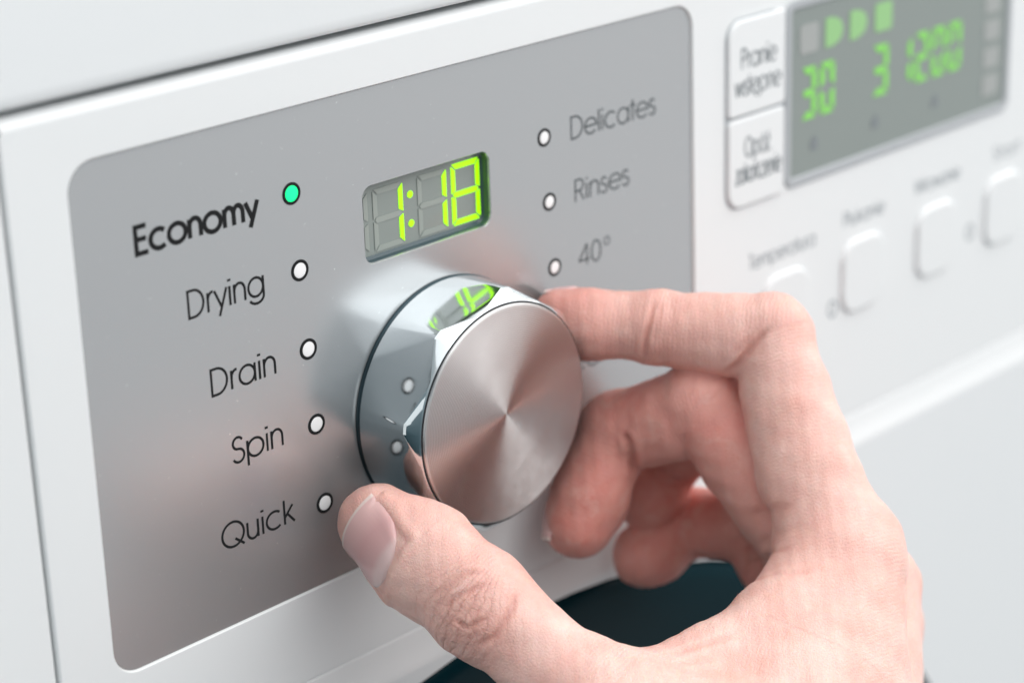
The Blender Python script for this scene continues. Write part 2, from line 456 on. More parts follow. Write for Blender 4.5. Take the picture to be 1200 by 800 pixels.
# ---- indicator lights
for k, (x, z, r) in enumerate(((-36.5, 50.2, 2.1), (-35.75, 35.4, 2.05), (-35.0, 19.8, 2.05), (-34.25, 4.5, 2.05), (-33.5, -12.0, 2.05),
                               (29.95, 46.3, 1.88), (31.0, 32.6, 1.88), (32.05, 18.3, 1.88), (33.1, 3.6, 1.88))):
    lit = k == 0
    bm = bmesh.new(); turned(bm, x, z, [(r - .55, .05), (r - .55, -.05), (r - .65, -.09), (.55 * r, -.12), (.25 * r, -.14), (.02, -.145)], 40)
    lens = part('indicator_light', bm, M['lens_green' if lit else 'lens_white'], (x, 0, z), smooth=60,
                label='green lit indicator light' if lit else None)
    bm = bmesh.new(); turned(bm, x, z, [(r, .05), (r, -.10), (r - .08, -.17), (r - .52, -.17), (r - .58, -.10), (r - .58, .05)], 40, cap=False)
    part('bezel', bm, M['ink'], (x, 0, z), lens, smooth=30)

# ---- seven-segment digits
def seg_poly(kind, x, z, w, h, t):
    """outline of one segment of a digit whose lower left is x,z"""
    g = t * .24; c = t * .5
    def H(zc): return [(x + g + c, zc + t / 2), (x + g + .15 * t, zc), (x + g + c, zc - t / 2), (x + w - g - c, zc - t / 2), (x + w - g - .15 * t, zc), (x + w - g - c, zc + t / 2)]
    def TOPB(zc, s): return [(x + g, zc + s * t / 2), (x + g + t * .9, zc - s * t / 2), (x + w - g - t * .9, zc - s * t / 2), (x + w - g, zc + s * t / 2)]
    def V(xc, z0, z1, s): return [(xc + s * t / 2, z0 + g + (.9 * t if kind in 'bf' else t * .1)), (xc + s * t / 2, z1 - g - (.9 * t if kind in 'ce' else t * .1)),
                                  (xc - s * t / 2, z1 - g - t * (.1 if kind in 'ec' else .9)), (xc - s * t / 2, z0 + g + t * .1)]
    zm = z + h / 2
    if kind == 'a': return TOPB(z + h - t / 2, 1)
    if kind == 'd': return TOPB(z + t / 2, -1)
    if kind == 'g': return H(zm)
    up = kind in 'fb'; s = -1 if kind in 'fe' else 1
    xc = x + t / 2 if s < 0 else x + w - t / 2
    z0, z1 = (zm, z + h) if up else (z, zm)
    zo_in = t * .55
    if up: return [(xc + s * t / 2, z1 - g - .1 * t), (xc - s * t / 2, z1 - g - t), (xc - s * t / 2, z0 + g + zo_in), (xc + s * t / 2, z0 + g)]
    return [(xc + s * t / 2, z0 + g + .1 * t), (xc - s * t / 2, z0 + g + t), (xc - s * t / 2, z1 - g - zo_in), (xc + s * t / 2, z1 - g)]
def plate_poly(bm, pts, y, th=.10):
    f = [bm.verts.new((x, y, z)) for x, z in pts]; b_ = [bm.verts.new((x, y + th, z)) for x, z in pts]
    bm.faces.new(f); bm.faces.new(b_)
    for i in range(len(f)):
        j = (i + 1) % len(f); bm.faces.new((f[i], f[j], b_[j], b_[i]))
def digit(par, x, z, w, h, t, y, on, lit, off=None):
    for s in 'abcdefg':
        mt = lit if s in on else off
        if mt is None: continue
        bm = bmesh.new(); pp = seg_poly(s, x, z, w, h, t)
        plate_poly(bm, pp, y)
        cx_ = sum(p[0] for p in pp) / len(pp); cz_ = sum(p[1] for p in pp) / len(pp)
        part('segment', bm, mt, (cx_, y, cz_), par)
DIG = {'0': 'abcdef', '1': 'bc', '2': 'abged', '3': 'abgcd', '8': 'abcdefg', '': ''}

# ---- clock display: a shallow tray behind the opening
bm = bmesh.new()
w0 = inset(WIN, .16)
loops = [[(x, .45, z) for x, z in w0], [(x, 1.8, z) for x, z in inset(WIN, .2)], [(x, 2.35, z) for x, z in inset(WIN, .75)]]
loft(bm, loops)
clock = part('clock_display', bm, M['recess'], (-2.7, 1, 39.6), smooth=40, label='recessed clock display reading 1:18')
bm = bmesh.new(); plate_poly(bm, WIN, 2.40, .4)
part('display_back', bm, M['lcd'], (-2.7, 2.4, 39.6), clock)
SY = 2.26
digit(clock, -17.9 - 6.6, 33.2, 7.6, 12.2, 1.05, SY, '', M['lit'], None)
for s in 'bc':
    bm = bmesh.new(); pp = seg_poly(s, -17.4 - 6.6, 33.2, 7.6, 12.2, 1.05); plate_poly(bm, pp, SY)
    part('segment', bm, M['unlit'], (-17, SY, 39), clock)
digit(clock, -15.0, 33.1, 7.75, 12.3, 1.1, SY, DIG['1'], M['lit'], M['unlit'])
digit(clock, -3.35, 33.1, 7.75, 12.3, 1.1, SY, DIG['1'], M['lit'], M['unlit'])
digit(clock, 5.75, 33.1, 7.75, 12.5, 1.1, SY, DIG['8'], M['lit'], M['unlit'])
for z in (42.3, 36.5):
    bm = bmesh.new(); plate_poly(bm, [(-5.3 + .72 * math.cos(t_), z + .72 * math.sin(t_)) for t_ in np.linspace(0, 2 * math.pi, 19)[:-1]], SY)
    part('colon_dot', bm, M['lit'], (-5.3, SY, z), clock)

# ---- the knob: faceted chrome skirt, chamfered rim, turned cap
def hull(bm, pts):
    vs = [bm.verts.new(p) for p in pts]
    bmesh.ops.convex_hull(bm, input=vs, use_existing_faces=False)
def circ(r, y, n=120, a0=0): return [(r * math.cos(t_), y, r * math.sin(t_)) for t_ in np.linspace(0, 2 * math.pi, n + 1)[:-1] + a0]
def octa(r, y, half=3.0, a0=81.0):
    out = []
    for k in range(8):
        for d in (-half, 0, half):
            t_ = math.radians(a0 + 45 * k + d); rr_ = r if d == 0 else r * .9985
            out.append((rr_ * math.cos(t_), y, rr_ * math.sin(t_)))
    return out
bm = bmesh.new()
hull(bm, circ(24.25, -.55) + circ(24.4, -1.0) + octa(24.75, -13.4, 2.5) + octa(24.5, -13.9, 2.5) + circ(22.75, -15.75) + circ(22.5, -15.95))
knob = part('knob', bm, M['chrome'], (0, 0, 0), smooth=9, label='faceted chrome rotary knob with brushed cap')
bm = bmesh.new(); turned(bm, 0, 0, [(24.55, .02), (24.55, -.25), (24.4, -.5), (23.9, -.7), (22, -.8)], 96)
part('collar', bm, M['collar'], (0, 0, 0), knob, smooth=50)
bm = bmesh.new(); turned(bm, 0, 0, [(22.5, -15.9), (22.45, -16.0), (21.95, -16.03), (21.9, -15.99)], 120)
part('groove_ring', bm, M['black'], (0, -16, 0), knob, smooth=50)
bm = bmesh.new(); turned(bm, 0, 0, [(22.1, -15.9), (22.1, -16.25), (21.98, -16.42), (21.7, -16.5), (21.4, -16.5), (14, -16.5), (7, -16.5), (.05, -16.5)], 128)
part('cap', bm, M['turned'], (0, -16.2, 0), knob, smooth=40, label='round brushed metal cap of the knob')

# ---- option buttons left of the far display
def off(x, z, y=FY): return x + y * 1.05, z - y * .5
for (z0, z1, words) in ((37.95, 59.4, (('Pranie', 48.6, 91.6, 103.9), ('wst\u0119pne', 42.6, 89.6, 105.6))), (16.9, 37.35, (('Op\u00f3\u017a.', 28.4, 93.0, 102.2), ('zako\u0144czenie', 22.6, 89.9, 106.0)))):
    bm = bmesh.new()
    P4 = [Vector(p) for p in ((107.6, z1), (87.5, z1), (87.5, z0), (107.6, z0))]
    tl = 4.2 if z1 > 50 else 1.2; bl = 4.2 if z0 < 20 else 1.2
    pts = []
    for (cx_, cz_, a0, r) in ((107.6 - 1.2, z1 - 1.2, 0, 1.2), (87.4 + tl, z1 - tl, 90, tl), (87.4 + bl, z0 + bl, 180, bl), (107.6 - 1.2, z0 + 1.2, 270, 1.2)):
        for i in range(7):
            a_ = math.radians(a0 + 15 * i); pts.append((cx_ + r * math.cos(a_), cz_ + r * math.sin(a_)))
    slab(bm, pts, 1, FY - .9, .6, 4)
    bt = part('option_button', bm, M['white'], (97.5, FY, (z0 + z1) / 2), smooth=40, label='white option button printed ' + ' '.join(w_[0] for w_ in words))
    for wd, zb, x0, x1 in words:
        lettering(wd, x0, x1, zb, 4.4, M['soft_ink'], bt, FY - .94, .12)
bm = bmesh.new(); plate_poly(bm, rrect(86.9, 108.0, 16.5, 59.8, 4.6, 6), FY - .02, .5)
part('button_surround', bm, M['pale_ink'], (97, FY, 38))

# ---- far display
bm = bmesh.new()
FR = rrect(108.2, 201.8, 16.9, 60.5, 3.0, 4)
lo = [[(x, y, z) for x, z in inset(FR, d)] for y, d in ((1, 0), (FY - .3, 0), (FY - .5, .3), (FY - .5, 1.9), (FY - .3, 2.2), (FY + .2, 2.3))]
loft(bm, lo)
far = part('status_display', bm, M['frame'], (155, FY, 38), smooth=30, label='grey status display with pale green digits 30, 3 and 1200')
bm = bmesh.new(); plate_poly(bm, rrect(109.6, 200.4, 18.3, 59.1, .4, 3), FY - .06, .3)
part('display_back', bm, M['lcd_far'], (155, FY, 38), far)
DY = FY - .2
for tx, x0, wd in (('30', 114.4, 5.6), ('3', 142.0, 6.3), ('1200', 152.4, 5.7)):
    for k, ch in enumerate(tx):
        digit(far, x0 + k * (wd + 1.35), 32.0, wd, 12.2, 1.75, DY, DIG[ch], M['lit_pale'])
for k, x in enumerate((117.0, 126.6, 136.0, 145.9)):
    bm = bmesh.new()
    pp = rrect(x - 3.4, x + 3.4, 47.4, 54.2, 1.0, 3) if k in (0, 3) else [(x - 3.4, 47.4), (x - .4, 47.4), (x + 2.4, 48.6), (x + 3.4, 50.8), (x + 2.4, 53.0), (x - .4, 54.2), (x - 3.4, 54.2)]
    plate_poly(bm, pp, DY); part('status_icon', bm, M['icon_off' if k == 0 else 'icon_pale'], (x, DY, 50.8), far)
for k in range(5):
    bm = bmesh.new(); z = 22.5 + k * 7.0; plate_poly(bm, rrect(189.5, 196.6, z, z + 5.2, .8, 3), DY)
    part('status_icon', bm, M['icon_off'], (193, DY, z), far)
for x in (119.5, 143.5, 168.5):
    bm = bmesh.new(); plate_poly(bm, [(x - 1.3, 24.2), (x + 1.3, 24.2), (x + 1.3, 26.2), (x, 27.6), (x - 1.3, 26.2)], DY)
    part('small_icon', bm, M['soft_ink'], (x, DY, 26), far)

# ---- push buttons with their printed words
for x, zt, wd, x0, x1, zb in ((109.5, -2.6, 'Temperatura', 95.8, 120.6, .9), (140.0, -1.6, 'P\u0142ukanie', 131.8, 148.4, 2.2), (171.2, -.9, 'Wirowanie', 161.5, 181.0, 3.4), (202.0, -.2, 'Start', 196.5, 209.0, 4.1)):
    bm = bmesh.new()
    slab(bm, rrect(x - 9.0, x + 8.2, zt - 18.6, zt, 5.2, 7), 1, FY - 1.0, .95, 6)
    b_ = part('push_button', bm, M['white'], (x, FY, zt - 9), smooth=50, label='white push button below the word ' + wd)
    lettering(wd, x0, x1, zb, 3.5, M['pale_ink'], b_, FY - .03, .13)
for x, z in ((128.0, -17.2), (187.0, -12.5)):
    bm = bmesh.new()
    ribbon(bm, [(x + 1.5 * math.cos(t_), z + 1.9 * math.sin(t_)) for t_ in np.linspace(0, 2 * math.pi, 17)], .75, FY - .03)
    part('printed_mark', bm, M['pale_ink'], (x, FY, z))

# ================================================================== THE HAND (one continuous skin surface grown from a distance field)
H = {'i_tip': (27.15, -6.42, 9.73),
     'i_dip': (37.75, -22.29, 8.53),
     'i_pip': (49.79, -42.33, 7.91),
     'i_mcp': (40.81, -66.81, -29.94),
     'm_tip': (24.91, -11.72, -33.49),
     'm_dip': (36.48, -12.75, -16.11),
     'm_pip': (42.19, -30.65, -7.5),
     'm_mcp': (53.55, -63.76, -42.91),
     'r_tip': (48.46, -10.12, -37.09),
     'r_dip': (54.89, -11.77, -27.89),
     'r_pip': (52.87, -24.62, -15.87),
     'r_mcp': (64.49, -57.6, -56.31),
     'p_tip': (46.06, -11.04, -49.21),
     'p_dip': (58.23, -13.46, -44.86),
     'p_pip': (58.03, -30.25, -39.72),
     'p_mcp': (67.45, -51.93, -71.54),
     't_tip': (-30.56, -12.37, -14.39),
     't_ip': (-26.43, -34.11, -24.77),
     't_mcp': (-21.57, -60.77, -40.22),
     't_cmc': (-4.64, -90.49, -52.75),
     'w_r': (10.98, -89.82, -70.47),
     'w_u': (35.0, -76.13, -99.17),
     'f_r': (-13.47, -113.17, -104.19),
     'f_u': (21.74, -99.18, -139.66),
     'web': (21.87, -69.02, -35.94)}
H = {k: np.array(v, np.float32) for k, v in H.items()}
NAILS = [{'name': 'thumb_nail', 'base': (-29.009, -20.548, -18.293), 'axis': (-0.169, 0.889, 0.425), 'normal': (-0.905, -0.41, -0.114), 'length': 12.6, 'width': 15.0, 'wrap': 1.0, 'lift': 0.3},
  {'name': 'finger_nail', 'base': (29.093, -9.328, 9.509), 'axis': (-0.554, 0.83, 0.063), 'normal': (0.543, 0.641, 0.542), 'length': 7.6, 'width': 10.0, 'lift': 0.2, 'wrap': 0.95},
  {'name': 'finger_nail', 'base': (27.397, -11.947, -29.746), 'axis': (-0.554, 0.049, -0.831), 'normal': (-0.548, 0.823, -0.146), 'length': 10.5, 'width': 11.0, 'lift': 0.15, 'wrap': 0.95}]
VIEWD = np.array((-0.905, -0.41, -0.114), np.float32)     # direction the thumb's nail side faces
DORSAL_DIR = [(0.636, -0.291, 0.715), (0.042, -0.176, 0.984), (-0.225, -0.073, 0.972), (-0.208, -0.342, 0.916)]
CREASES = [([(36.4, -23.5, 16.3), (34.9, -24.5, 15.6), (33.7, -25.2, 14.7), (32.8, -25.6, 13.7), (32.1, -25.9, 12.6), (31.6, -26.0, 11.6), (31.2, -25.9, 10.6), (30.9, -25.8, 9.5), (30.7, -25.6, 8.4), (30.8, -25.4, 7.2), (31.0, -25.0, 6.0), (31.4, -24.5, 4.6), (32.5, -23.3, 2.9)], 0.55, 0.5),
  ([(36.3, -25.4, 15.8), (35.0, -26.1, 15.0), (33.9, -26.6, 14.0), (33.1, -26.9, 13.0), (32.4, -27.1, 11.9), (32.0, -27.2, 10.9), (31.7, -27.1, 9.8), (31.5, -27.0, 8.7), (31.5, -26.8, 7.5)], 0.5, 0.22),
  ([(44.5, -46.8, 13.0), (43.6, -46.5, 12.2), (42.9, -46.0, 11.4), (42.2, -45.4, 10.6), (41.7, -44.8, 9.7), (41.2, -44.1, 8.6), (40.8, -43.4, 7.4), (40.4, -42.6, 6.2), (40.1, -41.8, 4.9), (40.0, -41.0, 4.1), (39.9, -40.1, 3.2), (40.2, -39.0, 2.2), (41.2, -37.2, 0.8)], 0.7, 0.7),
  ([(43.5, -45.0, 13.2), (42.8, -44.7, 12.4), (42.2, -44.3, 11.6), (41.6, -43.8, 10.8), (41.1, -43.3, 9.9), (40.5, -42.8, 9.1), (40.0, -42.3, 8.2), (39.5, -41.7, 7.3), (39.2, -41.0, 6.3)], 0.5, 0.25),
  ([(37.5, -46.0, -25.8), (37.7, -47.3, -25.2), (37.9, -48.5, -24.8), (38.3, -49.6, -24.4), (38.7, -50.6, -24.1), (33.5, -56.5, -20.1), (33.1, -58.7, -19.0), (33.1, -60.4, -18.1), (33.4, -62.0, -17.4)], 0.9, 0.25),
  ([(38.1, -46.7, -17.9), (38.2, -47.3, -18.9), (38.2, -47.8, -19.9), (38.2, -48.3, -21.0), (38.3, -48.8, -22.0), (38.2, -49.1, -23.1), (38.2, -49.2, -24.2), (38.2, -49.4, -25.3), (38.2, -49.6, -26.4)], 0.8, 0.15),
  ([(51.6, -33.6, -44.0), (52.0, -35.4, -42.5), (39.7, -47.0, -33.3), (38.7, -49.8, -31.0), (38.5, -51.9, -29.2), (30.8, -59.9, -23.2), (30.6, -62.1, -21.8), (31.0, -63.9, -20.6), (31.7, -65.4, -19.7)], 0.9, 0.15),
  ([(52.2, -34.0, -47.1), (52.2, -35.6, -45.8), (52.6, -36.9, -44.8), (50.8, -39.8, -42.5), (39.7, -50.0, -34.4), (27.8, -60.7, -26.2), (27.2, -62.7, -24.9), (27.3, -64.2, -24.1), (27.7, -65.4, -23.4)], 0.6, 0.25),
  ([(54.7, -31.9, -52.8), (19.7, -61.9, -28.9), (19.4, -64.4, -27.2), (20.4, -65.9, -26.3), (21.1, -68.2, -25.6), (22.3, -70.1, -25.3), (23.8, -71.7, -25.1), (25.5, -73.2, -25.1)], 0.7, 0.2),
  ([(39.3, -45.9, -31.8), (50.5, -37.0, -39.8), (52.1, -35.7, -42.0), (52.1, -35.6, -43.3), (52.1, -35.5, -44.6), (52.1, -35.1, -45.9), (52.2, -34.7, -47.4), (52.5, -34.1, -48.9), (53.1, -33.3, -50.7)], 0.6, 0.35),
  ([(-10.0, -65.8, -31.4), (-7.3, -65.9, -31.7), (-5.1, -66.4, -31.7), (-3.0, -67.1, -31.6), (-0.9, -67.8, -31.6), (0.6, -68.3, -31.5), (2.1, -68.8, -31.5), (3.6, -69.4, -31.5), (4.9, -70.1, -31.4)], 0.7, 0.3),
  ([(-10.5, -67.6, -31.7), (-8.1, -68.2, -32.4), (-6.1, -69.0, -32.8), (-4.1, -69.9, -33.2), (-2.3, -70.9, -33.4)], 0.6, 0.2),
  ([(30.0, -19.5, -12.4), (30.0, -20.0, -13.0), (30.1, -20.5, -13.6), (30.1, -20.9, -14.2), (30.3, -21.3, -14.9), (30.5, -21.4, -16.1), (30.9, -21.3, -17.4), (31.5, -21.1, -18.9), (32.1, -20.7, -20.4), (32.5, -20.6, -21.1), (32.9, -20.5, -21.8), (33.4, -20.3, -22.5), (33.9, -20.1, -23.3)], 0.8, 0.8),
  ([(-36.6, -31.9, -20.5), (-36.3, -32.5, -20.0), (-36.0, -33.1, -19.5), (-35.7, -33.6, -19.0), (-35.4, -34.2, -18.5), (-34.7, -34.9, -17.7), (-34.0, -35.5, -17.0), (-33.1, -36.1, -16.4), (-32.2, -36.6, -15.9), (-31.5, -37.3, -15.7), (-30.8, -37.9, -15.6), (-30.0, -38.5, -15.5), (-29.1, -39.0, -15.5)], 0.55, 0.3),
  ([(-35.0, -39.3, -29.4), (-34.7, -40.9, -28.2), (-34.2, -42.2, -27.2), (-33.6, -43.3, -26.3), (-32.9, -44.4, -25.6), (-32.1, -44.8, -24.3), (-31.2, -45.0, -23.1), (-30.2, -45.2, -22.1), (-29.0, -45.1, -21.1), (-28.4, -44.9, -20.5), (-27.7, -44.6, -19.9), (-27.0, -44.2, -19.4), (-26.2, -43.8, -18.9)], 0.6, 0.4),
  ([(-36.4, -37.1, -23.2), (-36.2, -37.9, -23.4), (-35.9, -38.6, -23.7), (-35.7, -39.3, -24.0), (-35.4, -40.0, -24.3), (-34.8, -40.9, -23.7), (-34.1, -41.7, -23.1), (-33.3, -42.4, -22.6), (-32.5, -43.1, -22.2)], 0.5, 0.35),
  ([(-36.6, -35.2, -22.0), (-36.4, -35.6, -21.4), (-36.1, -35.9, -20.8), (-35.8, -36.2, -20.3), (-35.5, -36.4, -19.8), (-34.9, -37.3, -19.2), (-34.3, -38.0, -18.7), (-33.6, -38.7, -18.2), (-32.8, -39.3, -17.8), (-32.3, -39.6, -17.6), (-31.7, -39.8, -17.4), (-31.1, -40.1, -17.2), (-30.5, -40.3, -17.0)], 0.5, 0.35)]     # skin creases: path on the surface, half width, depth
VOX = 0.5

def seg(p, a, b, r0, r1, bulge=0.0, flat=None):
    """tapered limb piece; bulge swells its middle; flat=(direction, factor>1) thins it along a direction"""
    ba = b - a; l2 = ba @ ba; pa = p - a
    t_ = np.clip(pa @ ba / l2, 0, 1)
    q = pa - t_[:, None] * ba
    if flat is not None:
        n_, k_ = flat; c_ = q @ n_; q = q + (c_ * (k_ - 1))[:, None] * n_
    r = r0 + (r1 - r0) * t_ + bulge * np.sin(np.pi * t_)
    return np.sqrt((q * q).sum(1)) - r
def ball(p, c, r): d = p - c; return np.sqrt((d * d).sum(1)) - r
def tri(p, a, b, c, r):
    ba, pa, cb, pb, ac, pc = b - a, p - a, c - b, p - b, a - c, p - c
    n_ = np.cross(ba, ac)
    s = np.sign(pa @ np.cross(ba, n_)) + np.sign(pb @ np.cross(cb, n_)) + np.sign(pc @ np.cross(ac, n_))
    def e(v, w): t_ = np.clip(w @ v / (v @ v), 0, 1); q = w - t_[:, None] * v; return (q * q).sum(1)
    de = np.minimum(np.minimum(e(ba, pa), e(cb, pb)), e(ac, pc))
    dn = (pa @ n_) ** 2 / (n_ @ n_)
    return np.sqrt(np.where(s < 2, de, dn)) - r
def smin(a, b, k):
    h = np.maximum(k - np.abs(a - b), 0) / k
    return np.minimum(a, b) - h * h * k * .25
def unit(v): return v / np.linalg.norm(v)
def lerp(a, b, t_): return a + (b - a) * t_

TD = unit(VIEWD)
T_ax = unit(H['t_tip'] - H['t_ip']); T_n = unit(TD - T_ax * (TD @ T_ax)); T_s = np.cross(T_ax, T_n)
DORS = [np.array(v, np.float32) for v in DORSAL_DIR]          # dorsal side of index, middle, ring, little finger
def finger(p, n, ra, rb, rc, rd, k1, k2, dn, bulk=1.0, padx=0.0):
    """tip, far joint, middle joint, knuckle: three tapering bones with soft pads on the palm side and bony joints on the back"""
    a, b, c, d = (H[n + s] for s in ('_tip', '_dip', '_pip', '_mcp'))
    f1 = seg(p, a, b, ra, rb, .15)
    f1 = smin(f1, ball(p, lerp(a, b, .30) - dn * 1.1, ra + .35), 3)
    f2 = seg(p, b, c, rb, rc - .2, -.1)
    f2 = smin(f2, seg(p, lerp(b, c, .30) - dn * (.9 + padx), lerp(b, c, .70) - dn * (.9 + padx), rb * .95, rc * .95), 3)
    f3 = seg(p, c, d, rc, rd, .0)
    ax = unit(d - c); pn = unit(dn - ax * (dn @ ax))
    f3 = smin(f3, seg(p, lerp(c, d, .28) - pn * 1.6 * bulk, lerp(c, d, .62) - pn * 1.8 * bulk, rc * .93, rd * .93), 3)
    f = smin(f1, f2, k1)
    f = smin(f, ball(p, b + dn * .5, rb + .05), 2)
    f = smin(f, f3, k2)
    return smin(f, ball(p, c + dn * .6, rc + .1), 1.5)
def fingers(p):
    return [finger(p, 'i', 6.5, 7.1, 8.1, 10.2, 1.6, .9, DORS[0]), finger(p, 'm', 7.5, 7.9, 8.7, 10.2, 1.2, .8, DORS[1], padx=1.3),
            finger(p, 'r', 6.5, 7.0, 8.0, 9.8, 2.0, 1.2, DORS[2]), finger(p, 'p', 6.8, 7.1, 7.4, 8.8, 2.0, 1.2, DORS[3])]
def thumb(p):
    a, b, c, d = H['t_tip'], H['t_ip'], H['t_mcp'], H['t_cmc']
    f = seg(p, a, lerp(a, b, .55), 8.5, 9.7, .25, (T_n, 1.2))
    f = smin(f, seg(p, lerp(a, b, .5), b, 9.6, 9.6, 0, (T_n, 1.1)), 4)
    f = smin(f, ball(p, lerp(a, b, .42) - T_n * 1.6, 8.6), 6)
    f = smin(f, ball(p, b + T_n * .6, 9.2), 4)
    g = seg(p, b, c, 9.7, 10.6, -.9, (T_n, 1.06))
    f = smin(f, g, 3)
    return smin(f, seg(p, c, d, 11.4, 15), 6)
def palm(p):
    f = seg(p, H['i_mcp'], H['w_r'], 11.6, 16)
    f = smin(f, ball(p, H['i_mcp'] + DORS[0] * 1.0, 11.3), 3)
    f = smin(f, seg(p, H['m_mcp'], lerp(H['w_r'], H['w_u'], .35), 11.4, 16), 5)
    f = smin(f, seg(p, H['r_mcp'], lerp(H['w_r'], H['w_u'], .7), 11.0, 16), 6)
    f = smin(f, seg(p, H['p_mcp'], H['w_u'], 10.4, 16), 6)
    f = smin(f, tri(p, H['web'], H['t_cmc'], H['i_mcp'], 8.5), 9)
    f = smin(f, tri(p, H['t_mcp'], H['t_cmc'], H['web'], 7.2), 8)
    f = smin(f, seg(p, H['w_r'], H['f_r'], 17, 20), 10)
    return smin(f, seg(p, H['w_u'], H['f_u'], 16, 19), 10)
def field(p):
    p = np.asarray(p, np.float32)
    P = smin(palm(p), thumb(p), 5)
    best = None
    for i, f in enumerate(fingers(p)):
        g = smin(P, f, 4)
        best = g if best is None else np.minimum(best, g)
    return best
def polydist(P, path):
    """distance to a polyline, and how far along it (0..1)"""
    best = np.full(len(P), 1e9); tt = np.zeros(len(P)); n = len(path) - 1
    for i in range(n):
        a, b = path[i], path[i + 1]; ba = b - a
        t_ = np.clip((P - a) @ ba / (ba @ ba), 0, 1); q = P - a - t_[:, None] * ba; d_ = np.sqrt((q * q).sum(1))
        m_ = d_ < best; best[m_] = d_[m_]; tt[m_] = (i + t_[m_]) / n
    return best, tt
def smooth01(x): x = np.clip(x, 0, 1); return x * x * (3 - 2 * x)
def finish(V, N):
    """soft relief of the flesh, skin creases, the bed of the thumb nail; and the fields the skin material reads"""
    n_ = len(V); disp = np.zeros(n_)
    red = np.zeros(n_); wr = np.zeros(n_); crease = np.zeros(n_)
    # gentle unevenness
    for fx, am in (((.11, .07, .09), .22), ((.23, .19, -.21), .10), ((-.37, .33, .29), .06)):
        disp += am * np.sin(V @ np.array(fx) * 2.2 + 1.3) * np.sin(V @ np.roll(np.array(fx), 1) * 2.5 + .4)
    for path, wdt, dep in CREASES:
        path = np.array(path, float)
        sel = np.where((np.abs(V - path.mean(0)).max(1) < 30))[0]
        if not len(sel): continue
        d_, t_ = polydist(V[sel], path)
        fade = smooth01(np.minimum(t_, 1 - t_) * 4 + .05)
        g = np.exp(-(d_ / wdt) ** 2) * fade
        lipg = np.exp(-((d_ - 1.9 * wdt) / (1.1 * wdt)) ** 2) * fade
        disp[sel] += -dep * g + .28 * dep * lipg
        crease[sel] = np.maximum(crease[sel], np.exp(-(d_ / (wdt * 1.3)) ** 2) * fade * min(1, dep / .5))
    # thumb knuckle frame for its folds
    r_ = V - H['t_ip']
    ks = r_ @ T_ax; kt = r_ @ T_s; kn = r_ @ T_n
    dors = smooth01((N @ T_n + .05) / .5)
    # nail bed fold on the thumb: skin swells round the plate
    nb_ = NAILS[0]; c0 = np.array(nb_['base']); q = V - c0; qa = q @ T_ax; qs = q @ T_s
    Ln, Wn = nb_['length'], nb_['width']
    ex = np.maximum(np.abs(qs) - Wn / 2, 0) * (qa > -2) ; ey = np.maximum(-qa - .3, 0)
    dd = np.hypot(ex, ey); inside = (np.abs(qs) < Wn / 2) & (qa > 0)
    onback = smooth01((N @ T_n) / .3) * (np.linalg.norm(q, axis=1) < 20)
    disp += onback * np.where(inside, -.15, .55 * np.exp(-((dd - .9) / .9) ** 2)) * (qa < Ln * .85)
    for j in ('i_tip', 'm_tip', 'r_tip', 'p_tip', 't_tip'):
        d_ = np.linalg.norm(V - H[j], axis=1); red = np.maximum(red, 1.0 * np.exp(-(d_ / 14) ** 2) * (.45 if j == 't_tip' else 1))
    for j, w_ in (('i_dip', .55), ('i_pip', .35), ('m_dip', .7), ('m_pip', .6), ('t_ip', .5), ('i_mcp', .35), ('r_pip', .6), ('p_pip', .6), ('p_dip', .7)):
        d_ = np.linalg.norm(V - H[j], axis=1); red = np.maximum(red, w_ * np.exp(-(d_ / 12) ** 2))
    # curled fingers: flush, plus red shade of the inner hand put into colour
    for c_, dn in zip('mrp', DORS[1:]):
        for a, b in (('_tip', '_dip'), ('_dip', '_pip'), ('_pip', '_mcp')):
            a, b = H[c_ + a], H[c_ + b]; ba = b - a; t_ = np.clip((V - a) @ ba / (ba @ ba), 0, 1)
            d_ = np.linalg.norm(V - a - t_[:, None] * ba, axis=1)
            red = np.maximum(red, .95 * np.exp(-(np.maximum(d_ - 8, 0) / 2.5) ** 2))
    ip = H['i_dip']; red = np.maximum(red, .5 * np.exp(-(np.linalg.norm(V - lerp(H['i_tip'], ip, .6), axis=1) / 13) ** 2))
    # running length along each finger for the fine cross lines
    along = np.zeros(n_); best = np.full(n_, 1e9); jm = np.zeros(n_)
    for c_ in 'imrpt':
        js = [H[c_ + s] for s in (('_tip', '_dip', '_pip', '_mcp') if c_ != 't' else ('_tip', '_ip', '_mcp', '_cmc'))]
        run = 0
        for k in range(3):
            a, b = js[k], js[k + 1]; ba = b - a; l_ = np.linalg.norm(ba)
            t_ = (V - a) @ ba / (l_ * l_); tc_ = np.clip(t_, 0, 1)
            d_ = np.linalg.norm(V - a - tc_[:, None] * ba, axis=1)
            m_ = d_ < best
            best[m_] = d_[m_]; along[m_] = (run + t_ * l_)[m_]; jm[m_] = np.exp(-(np.minimum(np.abs(t_) if k else 9, np.abs(1 - t_)) * l_ / 7) ** 2)[m_] * (1 if k < 2 else .4)
            run += l_
    onf = smooth01((16 - best) / 4)
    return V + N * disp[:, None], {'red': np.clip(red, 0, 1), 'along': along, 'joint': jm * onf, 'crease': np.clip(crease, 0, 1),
                                   'ks': ks, 'kt': kt, 'kback': dors * np.exp(-((ks + 1) / 8) ** 2) * np.exp(-(kt / 8.5) ** 2) * (np.linalg.norm(r_, axis=1) < 22)}


